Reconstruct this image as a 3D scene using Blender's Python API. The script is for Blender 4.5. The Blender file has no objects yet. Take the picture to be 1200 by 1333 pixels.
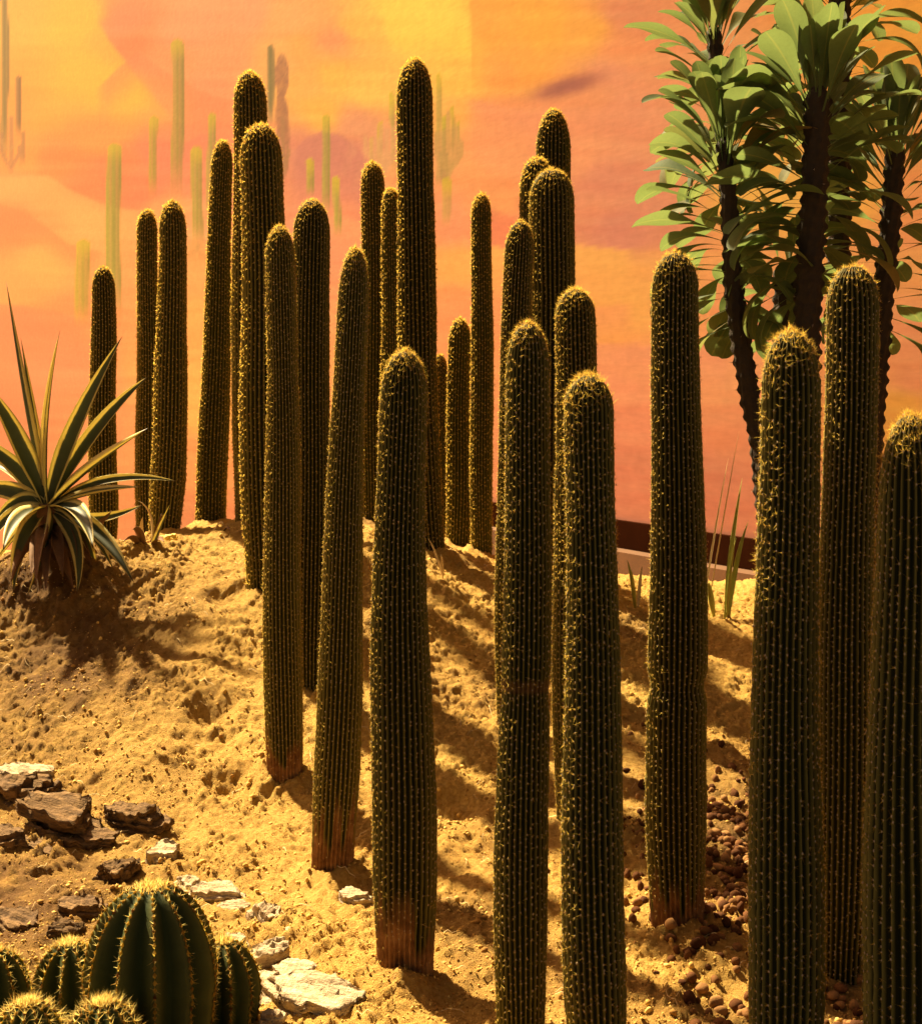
import bpy, math, random
import numpy as np
from mathutils import Vector, Matrix

# ------------------------------------------------------------------ camera, sky, sun, exposure
SC = bpy.context.scene
COL = SC.collection
F, CX, HZ, EYE = 1831.0, 600.0, 500.0, 1.10      # focal length and horizon in photo pixels, eye height in m
cam_data = bpy.data.cameras.new('camera')
cam = bpy.data.objects.new('camera', cam_data)
COL.objects.link(cam)
cam.location = (0, 0, EYE)
cam.rotation_euler = (math.radians(90), 0, 0)
cam_data.sensor_fit = 'HORIZONTAL'
cam_data.sensor_width = 36.0
cam_data.lens = F / 1200.0 * 36.0
cam_data.shift_y = -(666.5 - HZ) / 1200.0
cam_data.clip_start = 0.05
cam_data.clip_end = 500
cam_data.dof.use_dof = True
cam_data.dof.focus_distance = 2.7
cam_data.dof.aperture_fstop = 22.0
SC.camera = cam

SUN_BACK, SUN_EL = 47.0, 47.0                     # degrees behind straight left, elevation
a_, e_ = math.radians(SUN_BACK), math.radians(SUN_EL)
SUN_DIR = Vector((-math.cos(a_) * math.cos(e_), math.sin(a_) * math.cos(e_), math.sin(e_)))
world = bpy.data.worlds.new('World')
SC.world = world
world.use_nodes = True
wn, wl = world.node_tree.nodes, world.node_tree.links
sky = wn.new('ShaderNodeTexSky')
sky.sky_type = 'NISHITA'
sky.sun_disc = False
sky.sun_elevation = e_
sky.sun_rotation = -math.radians(90 - SUN_BACK)
sky.dust_density = 3.0
sky.air_density = 0.3
sky.ozone_density = 0.0
warm = wn.new('ShaderNodeMix')
warm.data_type = 'RGBA'
warm.blend_type = 'MULTIPLY'
warm.inputs[0].default_value = 1.0
warm.inputs[7].default_value = (1.0, 0.62, 0.34, 1)   # even warm tint multiplied into the sky light
wl.new(sky.outputs[0], warm.inputs[6])
wl.new(warm.outputs[2], wn['Background'].inputs[0])
wn['Background'].inputs[1].default_value = 0.062
sun_data = bpy.data.lights.new('sun', 'SUN')
sun_data.energy = 5.0
sun_data.angle = math.radians(2.0)
sun_data.color = (1.0, 0.79, 0.46)
sun = bpy.data.objects.new('sun', sun_data)
COL.objects.link(sun)
sun.location = SUN_DIR * 20
sun.rotation_euler = SUN_DIR.to_track_quat('Z', 'Y').to_euler()
SC.view_settings.view_transform = 'Standard'
SC.view_settings.look = 'None'
SC.view_settings.gamma = 1.0
SC.view_settings.use_curve_mapping = False
SC.view_settings.exposure = 1.95
SC.render.engine = 'CYCLES'
SC.cycles.use_denoising = True
SC.cycles.max_bounces = 6

# ------------------------------------------------------------------ helpers
rnd = random.Random(7)
R = np.random.default_rng(11)


def at(px, py, d):
    return Vector(((px - CX) / F * d, d, EYE - (py - HZ) / F * d))


def link(o, parent=None):
    COL.objects.link(o)
    if parent is not None:
        o.parent = parent
    return o


def tag(o, label=None, cat=None, group=None, kind=None):
    if label: o['label'] = label
    if cat: o['category'] = cat
    if group: o['group'] = group
    if kind: o['kind'] = kind
    return o


def empty(name, loc, label, cat, group=None):
    o = bpy.data.objects.new(name, None)
    o.empty_display_size = 0.05
    o.location = loc
    link(o)
    return tag(o, label, cat, group)


def mesh_np(name, V, faces, mat, smooth=True, attrs=None):
    """V (n,3); faces: (m,k) int array or list of such arrays; attrs: {name: (n,) or (n,3)}"""
    if isinstance(faces, np.ndarray):
        faces = [faces]
    me = bpy.data.meshes.new(name)
    V = np.asarray(V, dtype=np.float32)
    me.vertices.add(len(V))
    me.vertices.foreach_set('co', V.ravel())
    nl = sum(f.size for f in faces)
    nf = sum(len(f) for f in faces)
    me.loops.add(nl)
    me.loops.foreach_set('vertex_index', np.concatenate([f.ravel() for f in faces]).astype(np.int32))
    me.polygons.add(nf)
    tot = np.concatenate([np.full(len(f), f.shape[1], dtype=np.int32) for f in faces])
    st = np.concatenate([[0], np.cumsum(tot)[:-1]]).astype(np.int32)
    me.polygons.foreach_set('loop_start', st)
    me.polygons.foreach_set('loop_total', tot)
    me.polygons.foreach_set('use_smooth', np.full(nf, smooth, dtype=bool))
    me.update(calc_edges=True)
    for k, a in (attrs or {}).items():
        a = np.asarray(a, dtype=np.float32)
        if a.ndim == 1:
            at_ = me.attributes.new(k, 'FLOAT', 'POINT')
            at_.data.foreach_set('value', a)
        else:
            at_ = me.attributes.new(k, 'FLOAT_COLOR', 'POINT')
            at_.data.foreach_set('color', np.concatenate([a, np.ones((len(a), 1), np.float32)], 1).ravel())
    if mat is not None:
        me.materials.append(mat)
    return me


def mobj(name, me, parent=None, loc=None):
    o = bpy.data.objects.new(name, me)
    if loc is not None:
        o.location = loc
    return link(o, parent)


def _hash(ix, iy, seed):
    h = (ix.astype(np.int64) * 374761393 + iy.astype(np.int64) * 668265263 + seed * 974634777) & 0x7fffffff
    h = ((h ^ (h >> 13)) * 1274126177) & 0x7fffffff
    h = h ^ (h >> 16)
    return (h & 0xffff) / 65535.0


def vnoise(x, y, seed=0):
    x, y = np.asarray(x, float), np.asarray(y, float)
    ix, iy = np.floor(x), np.floor(y)
    fx, fy = x - ix, y - iy
    fx, fy = fx * fx * fx * (fx * (fx * 6 - 15) + 10), fy * fy * fy * (fy * (fy * 6 - 15) + 10)
    a, b = _hash(ix, iy, seed), _hash(ix + 1, iy, seed)
    c, d = _hash(ix, iy + 1, seed), _hash(ix + 1, iy + 1, seed)
    return (a * (1 - fx) + b * fx) * (1 - fy) + (c * (1 - fx) + d * fx) * fy


def fbm(x, y, octs=4, seed=0, gain=0.5):
    s, amp, tot = 0, 1.0, 0
    for k in range(octs):
        s = s + amp * vnoise(x * 2.03 ** k + 17.3 * k, y * 2.03 ** k - 9.1 * k, seed + k)
        tot += amp
        amp *= gain
    return s / tot - 0.5


def sst(a, b, x):
    t = np.clip((np.asarray(x, float) - a) / (b - a), 0, 1)
    return t * t * (3 - 2 * t)


class NT:
    """tiny node-tree helper"""
    def __init__(s, name):
        s.m = bpy.data.materials.new(name)
        s.m.use_nodes = True
        s.n, s.l = s.m.node_tree.nodes, s.m.node_tree.links
        s.p = s.n['Principled BSDF']
        s.out = s.n['Material Output']

    def new(s, t, **kw):
        n = s.n.new(t)
        for k, v in kw.items():
            setattr(n, k, v)
        return n

    def noise(s, scale, detail=4, rough=0.6, vec=None):
        n = s.new('ShaderNodeTexNoise')
        n.inputs['Scale'].default_value = scale
        n.inputs['Detail'].default_value = detail
        n.inputs['Roughness'].default_value = rough
        if vec is not None:
            s.l.new(vec, n.inputs['Vector'])
        return n

    def ramp(s, src, stops):
        n = s.new('ShaderNodeValToRGB')
        el = n.color_ramp.elements
        while len(el) < len(stops):
            el.new(0.5)
        for e, (p, c) in zip(el, stops):
            e.position = p
            e.color = (*c, 1) if len(c) == 3 else c
        s.l.new(src, n.inputs[0])
        return n

    def attr(s, name):
        return s.new('ShaderNodeAttribute', attribute_name=name)

    def mix(s, fac, a, b, mode='MIX'):
        n = s.new('ShaderNodeMix', data_type='RGBA', blend_type=mode)
        for sock, v in ((n.inputs[0], fac), (n.inputs[6], a), (n.inputs[7], b)):
            if isinstance(v, (int, float)):
                sock.default_value = v
            elif isinstance(v, tuple):
                sock.default_value = (*v, 1)
            else:
                s.l.new(v, sock)
        return n.outputs[2]

    def bump(s, h, strength, dist):
        n = s.new('ShaderNodeBump')
        n.inputs['Strength'].default_value = strength
        n.inputs['Distance'].default_value = dist
        s.l.new(h, n.inputs['Height'])
        s.l.new(n.outputs[0], s.p.inputs['Normal'])
        return n

    def base(s, col, rough=0.8, spec=0.3):
        if isinstance(col, tuple):
            s.p.inputs['Base Color'].default_value = (*col, 1)
        else:
            s.l.new(col, s.p.inputs['Base Color'])
        s.p.inputs['Roughness'].default_value = rough
        s.p.inputs['Specular IOR Level'].default_value = spec

    def coords(s):
        return s.new('ShaderNodeTexCoord').outputs['Object']

    def translucent(s, col, fac):
        """mix the principled surface with light passing through"""
        t = s.new('ShaderNodeBsdfTranslucent')
        if isinstance(col, tuple):
            t.inputs[0].default_value = (*col, 1)
        else:
            s.l.new(col, t.inputs[0])
        mx = s.new('ShaderNodeMixShader')
        mx.inputs[0].default_value = fac
        s.l.new(s.p.outputs[0], mx.inputs[1])
        s.l.new(t.outputs[0], mx.inputs[2])
        s.l.new(mx.outputs[0], s.out.inputs[0])


# ------------------------------------------------------------------ materials
def m_sand():
    t = NT('sand')
    c = t.coords()
    big = t.noise(1.7, 5, 0.6, c)
    fine = t.noise(90, 5, 0.7, c)
    grain = t.noise(420, 3, 0.7, c)
    damp_shade = t.attr('damp_shade')
    base = t.ramp(fine.outputs[0], [(0.30, (0.27, 0.135, 0.034)), (0.48, (0.60, 0.36, 0.085)), (0.72, (0.82, 0.57, 0.17))])
    b2 = t.mix(0.35, base.outputs[0], t.ramp(big.outputs[0], [(0.35, (0.40, 0.21, 0.05)), (0.65, (0.66, 0.43, 0.115))]).outputs[0])
    b3 = t.mix(t.ramp(grain.outputs[0], [(0.62, (0, 0, 0)), (0.72, (0.7, 0.7, 0.7))]).outputs[0], b2, (0.20, 0.10, 0.04))
    b4 = t.mix(damp_shade.outputs['Fac'], b3, (0.10, 0.045, 0.02))
    t.base(b4, 0.95, 0.15)
    add = t.new('ShaderNodeMath', operation='ADD')
    t.l.new(fine.outputs[0], add.inputs[0])
    t.l.new(grain.outputs[0], add.inputs[1])
    t.bump(add.outputs[0], 1.0, 0.009)
    return t.m


def m_clod():
    t = NT('sand_clod')
    g = t.new('ShaderNodeNewGeometry')
    r = t.ramp(g.outputs['Random Per Island'], [(0.0, (0.26, 0.13, 0.035)), (0.35, (0.50, 0.30, 0.075)), (1.0, (0.74, 0.52, 0.16))])
    t.base(r.outputs[0], 0.95, 0.15)
    t.bump(t.noise(500, 3).outputs[0], 0.6, 0.002)
    return t.m


def m_gravel():
    t = NT('clay_gravel')
    g = t.new('ShaderNodeNewGeometry')
    r = t.ramp(g.outputs['Random Per Island'], [(0.0, (0.050, 0.019, 0.008)), (0.6, (0.13, 0.055, 0.020)), (1.0, (0.30, 0.16, 0.06))])
    n = t.noise(160, 4, 0.7, t.coords())
    c = t.mix(0.35, r.outputs[0], n.outputs[0], 'OVERLAY')
    t.base(c, 0.9, 0.08)
    t.bump(n.outputs[0], 0.5, 0.003)
    return t.m


def m_rock(name, dark, light):
    t = NT(name)
    c = t.coords()
    mp = t.new('ShaderNodeMapping')
    mp.inputs['Scale'].default_value = (1.0, 6.0, 9.0)
    t.l.new(c, mp.inputs[0])
    lay = t.noise(9, 6, 0.65, mp.outputs[0])
    fine = t.noise(120, 4, 0.7, c)
    r = t.ramp(lay.outputs[0], [(0.30, dark), (0.48, tuple((a + b) / 2 for a, b in zip(dark, light))), (0.66, light)])
    col = t.mix(0.45, r.outputs[0], fine.outputs[0], 'OVERLAY')
    t.base(col, 0.9, 0.2)
    add = t.new('ShaderNodeMath', operation='MULTIPLY_ADD')
    t.l.new(lay.outputs[0], add.inputs[0])
    add.inputs[1].default_value = 2.0
    t.l.new(fine.outputs[0], add.inputs[2])
    t.bump(add.outputs[0], 0.9, 0.006)
    return t.m


def m_cactus(name, groove, crest):
    t = NT(name)
    c = t.coords()
    n = t.noise(35, 5, 0.65, c)
    n2 = t.noise(7, 3, 0.6, c)
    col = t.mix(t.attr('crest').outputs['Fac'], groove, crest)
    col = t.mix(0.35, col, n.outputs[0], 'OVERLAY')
    cork = t.ramp(t.noise(22, 5, 0.7, c).outputs[0], [(0.3, (0.09, 0.038, 0.016)), (0.55, (0.27, 0.135, 0.055)), (0.8, (0.42, 0.25, 0.11))])
    add = t.new('ShaderNodeMath', operation='ADD')
    t.l.new(t.attr('cork').outputs['Fac'], add.inputs[0])
    sc_ = t.new('ShaderNodeMath', operation='MULTIPLY_ADD')
    t.l.new(n2.outputs[0], sc_.inputs[0])
    sc_.inputs[1].default_value = 0.6
    sc_.inputs[2].default_value = -0.3
    t.l.new(sc_.outputs[0], add.inputs[1])
    fac = t.ramp(add.outputs[0], [(0.30, (0, 0, 0)), (0.75, (1, 1, 1))])
    col = t.mix(fac.outputs[0], col, cork.outputs[0])
    t.base(col, 0.7, 0.08)
    t.bump(n.outputs[0], 0.5, 0.003)
    return t.m


def m_spine(name, stops, tr=0.5, glow=(3.0, 3.1, 2.2)):
    t = NT(name)
    g = t.new('ShaderNodeNewGeometry')
    r = t.ramp(g.outputs['Random Per Island'], stops)
    t.base(r.outputs[0], 0.6, 0.2)
    # horny spines let far more light through than they reflect
    t.translucent(t.mix(1.0, r.outputs[0], glow, 'MULTIPLY'), tr)
    return t.m


def m_plain(name, col, rough=0.8, ns=60, var=0.35, bump=0.3, dist=0.003, spec=0.3):
    t = NT(name)
    n = t.noise(ns, 5, 0.65, t.coords())
    t.base(t.mix(var, col, n.outputs[0], 'OVERLAY'), rough, spec)
    if bump:
        t.bump(n.outputs[0], bump, dist)
    return t.m


def m_euph_leaf():
    t = NT('euphorbia_leaf')
    e = t.attr('edge')
    info = t.new('ShaderNodeObjectInfo')
    r = t.ramp(info.outputs['Random'], [(0.0, (0.060, 0.102, 0.042)), (0.5, (0.078, 0.118, 0.050)), (0.85, (0.105, 0.125, 0.048)), (0.95, (0.15, 0.12, 0.04)), (1.0, (0.26, 0.13, 0.04))])
    n = t.noise(26, 4, 0.6, t.coords())
    c = t.mix(0.4, r.outputs[0], n.outputs[0], 'OVERLAY')
    mid = t.ramp(e.outputs['Fac'], [(0.0, (1, 1, 1)), (0.10, (0.0, 0.0, 0.0))])
    c = t.mix(mid.outputs[0], c, (0.20, 0.19, 0.06))
    t.base(c, 0.68, 0.2)
    t.translucent(t.mix(0.6, c, (0.24, 0.32, 0.085)), 0.42)
    t.bump(n.outputs[0], 0.25, 0.004)
    return t.m


def m_agave(name, core, margin, tr=0.42):
    t = NT(name)
    e = t.attr('edge')
    n = t.noise(30, 4, 0.6, t.coords())
    add = t.new('ShaderNodeMath', operation='MULTIPLY_ADD')
    t.l.new(n.outputs[0], add.inputs[0])
    add.inputs[1].default_value = 0.16
    t.l.new(e.outputs['Fac'], add.inputs[2])
    f = t.ramp(add.outputs[0], [(0.66, (0, 0, 0)), (0.74, (1, 1, 1))])
    c = t.mix(f.outputs[0], core, margin)
    tip = t.attr('tip')
    c = t.mix(t.ramp(tip.outputs['Fac'], [(0.93, (0, 0, 0)), (0.99, (1, 1, 1))]).outputs[0], c, (0.10, 0.03, 0.015))
    t.base(t.mix(0.3, c, n.outputs[0], 'OVERLAY'), 0.5, 0.35)
    t.translucent(c, tr)
    return t.m


def m_mural():
    t = NT('mural_paint')
    a = t.attr('paint')
    c = t.coords()
    n = t.noise(14, 6, 0.65, c)
    mp = t.new('ShaderNodeMapping')
    mp.inputs['Scale'].default_value = (1.0, 1.0, 7.0)
    t.l.new(c, mp.inputs[0])
    brush = t.noise(9, 6, 0.7, mp.outputs[0])
    col = t.mix(0.16, a.outputs['Color'], n.outputs[0], 'OVERLAY')
    col = t.mix(0.20, col, brush.outputs[0], 'OVERLAY')
    t.base(col, 0.9, 0.15)
    t.bump(t.noise(140, 4, 0.6, c).outputs[0], 0.15, 0.002)
    return t.m


M = dict(
    sand=m_sand(), clod=m_clod(), gravel=m_gravel(),
    rock=m_rock('slate_rock', (0.045, 0.024, 0.012), (0.25, 0.15, 0.065)),
    pale_rock=m_rock('pale_rock', (0.26, 0.17, 0.09), (0.66, 0.54, 0.36)),
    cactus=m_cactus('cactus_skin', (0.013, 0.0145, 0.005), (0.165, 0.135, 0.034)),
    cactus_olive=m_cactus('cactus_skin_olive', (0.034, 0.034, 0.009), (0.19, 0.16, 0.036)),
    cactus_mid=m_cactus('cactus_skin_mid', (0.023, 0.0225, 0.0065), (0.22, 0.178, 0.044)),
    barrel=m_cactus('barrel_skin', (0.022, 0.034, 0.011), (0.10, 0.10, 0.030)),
    spine=m_spine('golden_spine', [(0.0, (0.10, 0.042, 0.012)), (0.4, (0.20, 0.125, 0.027)), (1.0, (0.32, 0.23, 0.055))], 0.72),
    barrel_spine=m_spine('barrel_spine', [(0.0, (0.30, 0.16, 0.04)), (0.5, (0.44, 0.31, 0.09)), (1.0, (0.56, 0.46, 0.18))], 0.65, (1.6, 1.7, 1.5)),
    wool=m_plain('areole_wool', (0.34, 0.27, 0.19), 0.95, 200, 0.2, 0),
    trunk=m_plain('euphorbia_bark', (0.030, 0.020, 0.012), 0.8, 50, 0.5, 0.8, 0.006),
    thorn=m_plain('thorn', (0.42, 0.34, 0.22), 0.6, 80, 0.3, 0),
    eleaf=m_euph_leaf(),
    agave=m_agave('agave_leaf', (0.095, 0.112, 0.052), (0.74, 0.64, 0.24)),
    dry=m_plain('dry_leaf', (0.17, 0.085, 0.035), 0.85, 30, 0.5, 0.5),
    straw=m_plain('straw', (0.62, 0.46, 0.22), 0.8, 40, 0.3, 0.2),
    grass=m_plain('grass_blade', (0.30, 0.30, 0.06), 0.6, 40, 0.4, 0),
    mural=m_mural(),
    recess_shade=m_plain('recess_shade_dark', (0.022, 0.007, 0.003), 1.0, 8, 0.3, 0.4, 0.003, 0.0),  # near-black colour holds the shade of the recess below the mural
    ledge=m_plain('ledge_plaster', (0.12, 0.055, 0.022), 0.85, 6, 0.4, 0.4),
    bounce_cut=m_plain('bounce_cut_dark', (0.05, 0.045, 0.04), 0.9, 40, 0.4, 0.4),  # dark surface of the added sheet that lowers sand bounce
    yellow=m_plain('yellow_stone', (0.72, 0.52, 0.10), 0.7, 25, 0.3, 0.3),
)


COLUMNS = [
    # label, top, base, width px, distance, options
    ('soft dark columnar cactus rising behind the agave leaves', (134, 347), (134, 680), 40, 5.75, dict(ribs=24, fuzz=0.7)),
    ('slim columnar cactus half hidden behind a slightly taller one near the agave', (194, 275), (192, 690), 34, 5.6, dict(mat='cactus_mid', ribs=24)),
    ('columnar cactus with bright edge, taller one of the pair beside the agave', (223, 262), (212, 690), 47, 5.3, dict(mat='cactus_mid', ribs=26, bow=0.25, topw=0.80)),
    ('olive columnar cactus widening downward, alone on the sand crest before the orange gap', (290, 183), (274, 690), 42, 5.55, dict(mat='cactus_olive', ribs=26, topw=0.72, basew=1.0)),
    ('tall columnar cactus with golden rim standing behind a slightly shorter thick one', (326, 95), (326, 712), 50, 5.15, dict(mat='cactus_mid', ribs=26, topw=0.9)),
    ('thick golden domed columnar cactus in front of the tall one with golden rim', (342, 164), (344, 785), 61, 4.5, dict(mat='cactus_mid', ribs=29, topw=0.95, dome=1.8, basew=0.8)),
    ('slender columnar cactus with bright edge and brown foot in lit sand', (364, 293), (370, 1020), 55, 3.62, dict(ribs=29, mat='cactus_mid', topw=0.76, cork=0.08, basew=0.95)),
    ('dark columnar cactus squeezed behind the slender one with the brown foot', (405, 259), (405, 915), 54, 4.0, dict(ribs=29, topw=0.95)),
    ('leaning columnar cactus narrowing upward with reddish corky base', (460, 322), (432, 1165), 64, 3.15, dict(ribs=29, mat='cactus_mid', topw=0.68, cork=0.15, dome=2.6, basew=0.9)),
    ('soft olive columnar cactus next to the tallest cactus, on its agave side', (486, 212), (484, 705), 36, 5.5, dict(ribs=24, mat='cactus_olive', topw=0.95)),
    ('sunlit olive columnar cactus tucked close behind the tallest cactus', (509, 245), (509, 705), 32, 5.35, dict(ribs=24, mat='cactus_olive')),
    ('tallest columnar cactus of all, slim and slightly leaning', (541, 75), (556, 712), 54, 5.0, dict(ribs=26, topw=0.94, dome=2.4, bow=-0.25, basew=0.9)),
    ('short thick columnar cactus with golden crown and orange corky base beside a flat stone', (525, 457), (530, 1258), 90, 2.6, dict(ribs=32, topw=0.72, cork=0.13, dome=1.7, bow=-0.12, basew=0.84)),
    ('short olive columnar cactus with wide bright edge against the orange mural', (598, 415), (597, 722), 36, 5.6, dict(ribs=24, mat='cactus_olive', dome=2.2, topw=0.88, basew=0.95)),
    ('thin olive columnar cactus beside the short olive one, bright down its whole edge', (627, 254), (627, 730), 33, 5.45, dict(ribs=24, mat='cactus_olive', topw=0.88)),
    ('sliver of a low brown columnar cactus behind the tallest one', (573, 462), (573, 722), 24, 6.0, dict(ribs=21, fuzz=0.7)),
    ('highest columnar cactus of the clump away from the agave, only its top showing', (722, 140), (722, 730), 50, 5.0, dict(ribs=26, topw=0.96, dome=2.6, fuzz=0.8)),
    ('columnar cactus with golden rim wedged behind the blunt thick one', (697, 207), (697, 760), 50, 4.7, dict(ribs=26, topw=0.94, dome=2.0)),
    ('blunt thick columnar cactus with yellow tuft, amid the clump away from the agave', (720, 220), (712, 850), 66, 4.25, dict(ribs=29, topw=0.94, dome=1.4, fuzz=1.2)),
    ('slightly bowed columnar cactus with lit edge below the blunt thick one', (678, 288), (668, 880), 48, 3.9, dict(ribs=26, topw=0.85, bow=-0.25)),
    ('columnar cactus with spiky yellow crown peering between two nearer ones', (750, 376), (748, 1110), 62, 3.4, dict(ribs=29, topw=0.94, dome=1.5, fuzz=1.2)),
    ('columnar cactus with a brown crinkled scar halfway up its front', (690, 420), (676, 1352), 78, 2.33, dict(ribs=29, topw=0.78, dome=1.9, pinch=((905, 0.07, 0.03),), scar=((893, 0.012, 0.55),))),
    ('columnar cactus with flat golden tufted top and wavy lit ribs', (768, 488), (778, 1400), 88, 2.2, dict(ribs=29, topw=0.78, dome=1.25, fuzz=1.2, bow=-0.05)),
    ('straight columnar cactus with a pinched waist, standing beside the clay gravel', (881, 328), (882, 1195), 84, 2.82, dict(ribs=32, topw=0.78, dome=1.35, pinch=((893, 0.12, 0.02),), cork=0.09)),
    ('big columnar cactus with bushy golden crown in front of the leafy trunks', (1030, 430), (1020, 1500), 106, 2.0, dict(ribs=29, topw=0.76, dome=1.7, fuzz=1.25)),
    ('tall columnar cactus right under the leafy crowns, reaching up to the leaves', (1111, 345), (1096, 1290), 82, 2.62, dict(ribs=29, topw=0.88, dome=1.5, fuzz=1.1)),
    ('broad short columnar cactus with shaggy yellow ribs at the end of the bed', (1186, 540), (1180, 1560), 124, 1.9, dict(ribs=26, topw=0.70, dome=2.1, fuzz=1.2)),
]


# ------------------------------------------------------------------ ground
def crest_h(X):
    return np.interp(X, [-2.6, -1.6, -1.2, -0.85, -0.5, -0.2, 0.1, 0.5, 1.0, 2.0],
                     [0.40, 0.46, 0.50, 0.575, 0.57, 0.53, 0.44, 0.36, 0.33, 0.36])


def G(X, Y):
    """smooth ground height"""
    X, Y = np.asarray(X, float), np.asarray(Y, float)
    up = sst(3.15, 5.05, Y)
    z = crest_h(X) * up
    z = z - 0.17 * np.clip(Y - 5.35, 0, 13) * sst(5.2, 6.0, Y)
    z = z + 0.05 * fbm(X * 1.1 + 3, Y * 1.1, 3, 5)
    z = z + 0.16 * np.exp(-(((X + 1.36) / 0.26) ** 2 + ((Y - 4.66) / 0.26) ** 2))     # the agave grows on its own hump
    # low heap of clay gravel behind the middle right cacti
    z = z + 0.05 * np.exp(-(((X - 0.62) / 0.35) ** 2 + ((Y - 3.3) / 0.5) ** 2))
    return z


def dents(X, Y):
    z = 0 * X
    for px, py, d, r, h in ((300, 1003, 3.60, 0.055, 0.035), (275, 925, 3.9, 0.05, 0.03), (115, 1010, 3.5, 0.09, 0.03), (590, 1010, 3.5, 0.06, 0.03),
                            (585, 870, 4.0, 0.05, 0.02), (620, 1050, 3.3, 0.05, 0.02), (230, 830, 4.2, 0.08, 0.02), (300, 800, 4.45, 0.06, 0.03)):
        x0 = (px - CX) / F * d
        q = ((X - x0) / r) ** 2 + ((Y - d) / r) ** 2
        z = z - h * np.exp(-q) + 0.35 * h * np.exp(-(np.sqrt(q) - 1.6) ** 2 * 5)
    return z


def Gz(X, Y):
    return float(G(X, Y))


def axis(core0, core1, step, lo, hi):
    a = [core0]
    s = step
    while a[-1] > lo:
        s *= 1.18
        a.append(a[-1] - s)
    b = [core1]
    s = step
    while b[-1] < hi:
        s *= 1.18
        b.append(b[-1] + s)
    return np.array(a[::-1][:-1] + list(np.arange(core0, core1, step)) + b)


def rough(X, Y):
    lump = fbm(X * 6, Y * 6, 3, 21) * 0.055
    c1 = fbm(X * 30, Y * 30, 2, 31)
    c2 = fbm(X * 62, Y * 62, 2, 41)
    patch = sst(-0.16, 0.12, fbm(X * 5, Y * 5, 2, 51))
    for _, _, bp, w, d, _ in COLUMNS:               # sand banked unevenly against every foot
        x0, r0 = (bp[0] - CX) / F * d, w / 2 / F * d
        if abs(x0) < 1.7:
            q = np.hypot(X - x0, Y - d) / r0
            lump = lump + 0.016 * np.exp(-((q - 1.0) / 0.5) ** 2) * (0.25 + 1.5 * vnoise(X * 16 + d, Y * 16, 17))
    return lump + np.clip(c1, -0.08, 1) * 0.014 + (0.5 + 0.5 * patch) * (np.maximum(c2, -0.12) * 0.029 + 0.015 * fbm(X * 118, Y * 118, 2, 47)) + dents(X, Y)


def build_ground():
    xs = axis(-1.55, 1.55, 0.0063, -60, 60)
    ys = axis(2.25, 5.25, 0.0063, -40, 60)
    X, Y = np.meshgrid(xs, ys)
    core = np.exp(-np.clip(np.maximum(np.abs(X) - 2.2, 0), 0, 9) ** 2) * np.exp(-np.clip(np.maximum(np.abs(Y - 3.8) - 2.0, 0), 0, 9) ** 2)
    Z = G(X, Y) + rough(X, Y) * core
    ny, nx = X.shape
    V = np.stack([X, Y, Z], -1).reshape(-1, 3)
    i = np.arange(ny * nx).reshape(ny, nx)
    Fq = np.stack([i[:-1, :-1], i[:-1, 1:], i[1:, 1:], i[1:, :-1]], -1).reshape(-1, 4)
    # damp soil by gravel heap; at left, shade painted in with brown soil
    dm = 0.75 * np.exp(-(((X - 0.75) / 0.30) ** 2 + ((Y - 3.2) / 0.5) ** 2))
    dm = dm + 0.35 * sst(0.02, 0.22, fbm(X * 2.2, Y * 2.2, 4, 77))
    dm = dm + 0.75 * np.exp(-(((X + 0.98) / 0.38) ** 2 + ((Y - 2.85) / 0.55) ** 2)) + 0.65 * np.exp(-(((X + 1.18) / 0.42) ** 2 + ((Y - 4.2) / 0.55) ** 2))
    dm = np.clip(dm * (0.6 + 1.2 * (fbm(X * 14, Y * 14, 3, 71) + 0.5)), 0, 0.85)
    me = mesh_np('ground', V, Fq, M['sand'], True, {'damp_shade': dm.ravel()})
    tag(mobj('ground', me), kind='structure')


build_ground()


def Gr(X, Y):
    return G(X, Y) + rough(np.asarray(X, float), np.asarray(Y, float))


# ------------------------------------------------------------------ mural wall
WROT = math.radians(60)
WT = np.array([math.cos(WROT), -math.sin(WROT)])
WN = np.array([-math.sin(WROT), -math.cos(WROT)])
WD = 8.0


def s2l(c):
    c = np.asarray(c, float) / 255.0
    return np.where(c <= 0.04045, c / 12.92, ((c + 0.055) / 1.055) ** 2.4)


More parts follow.
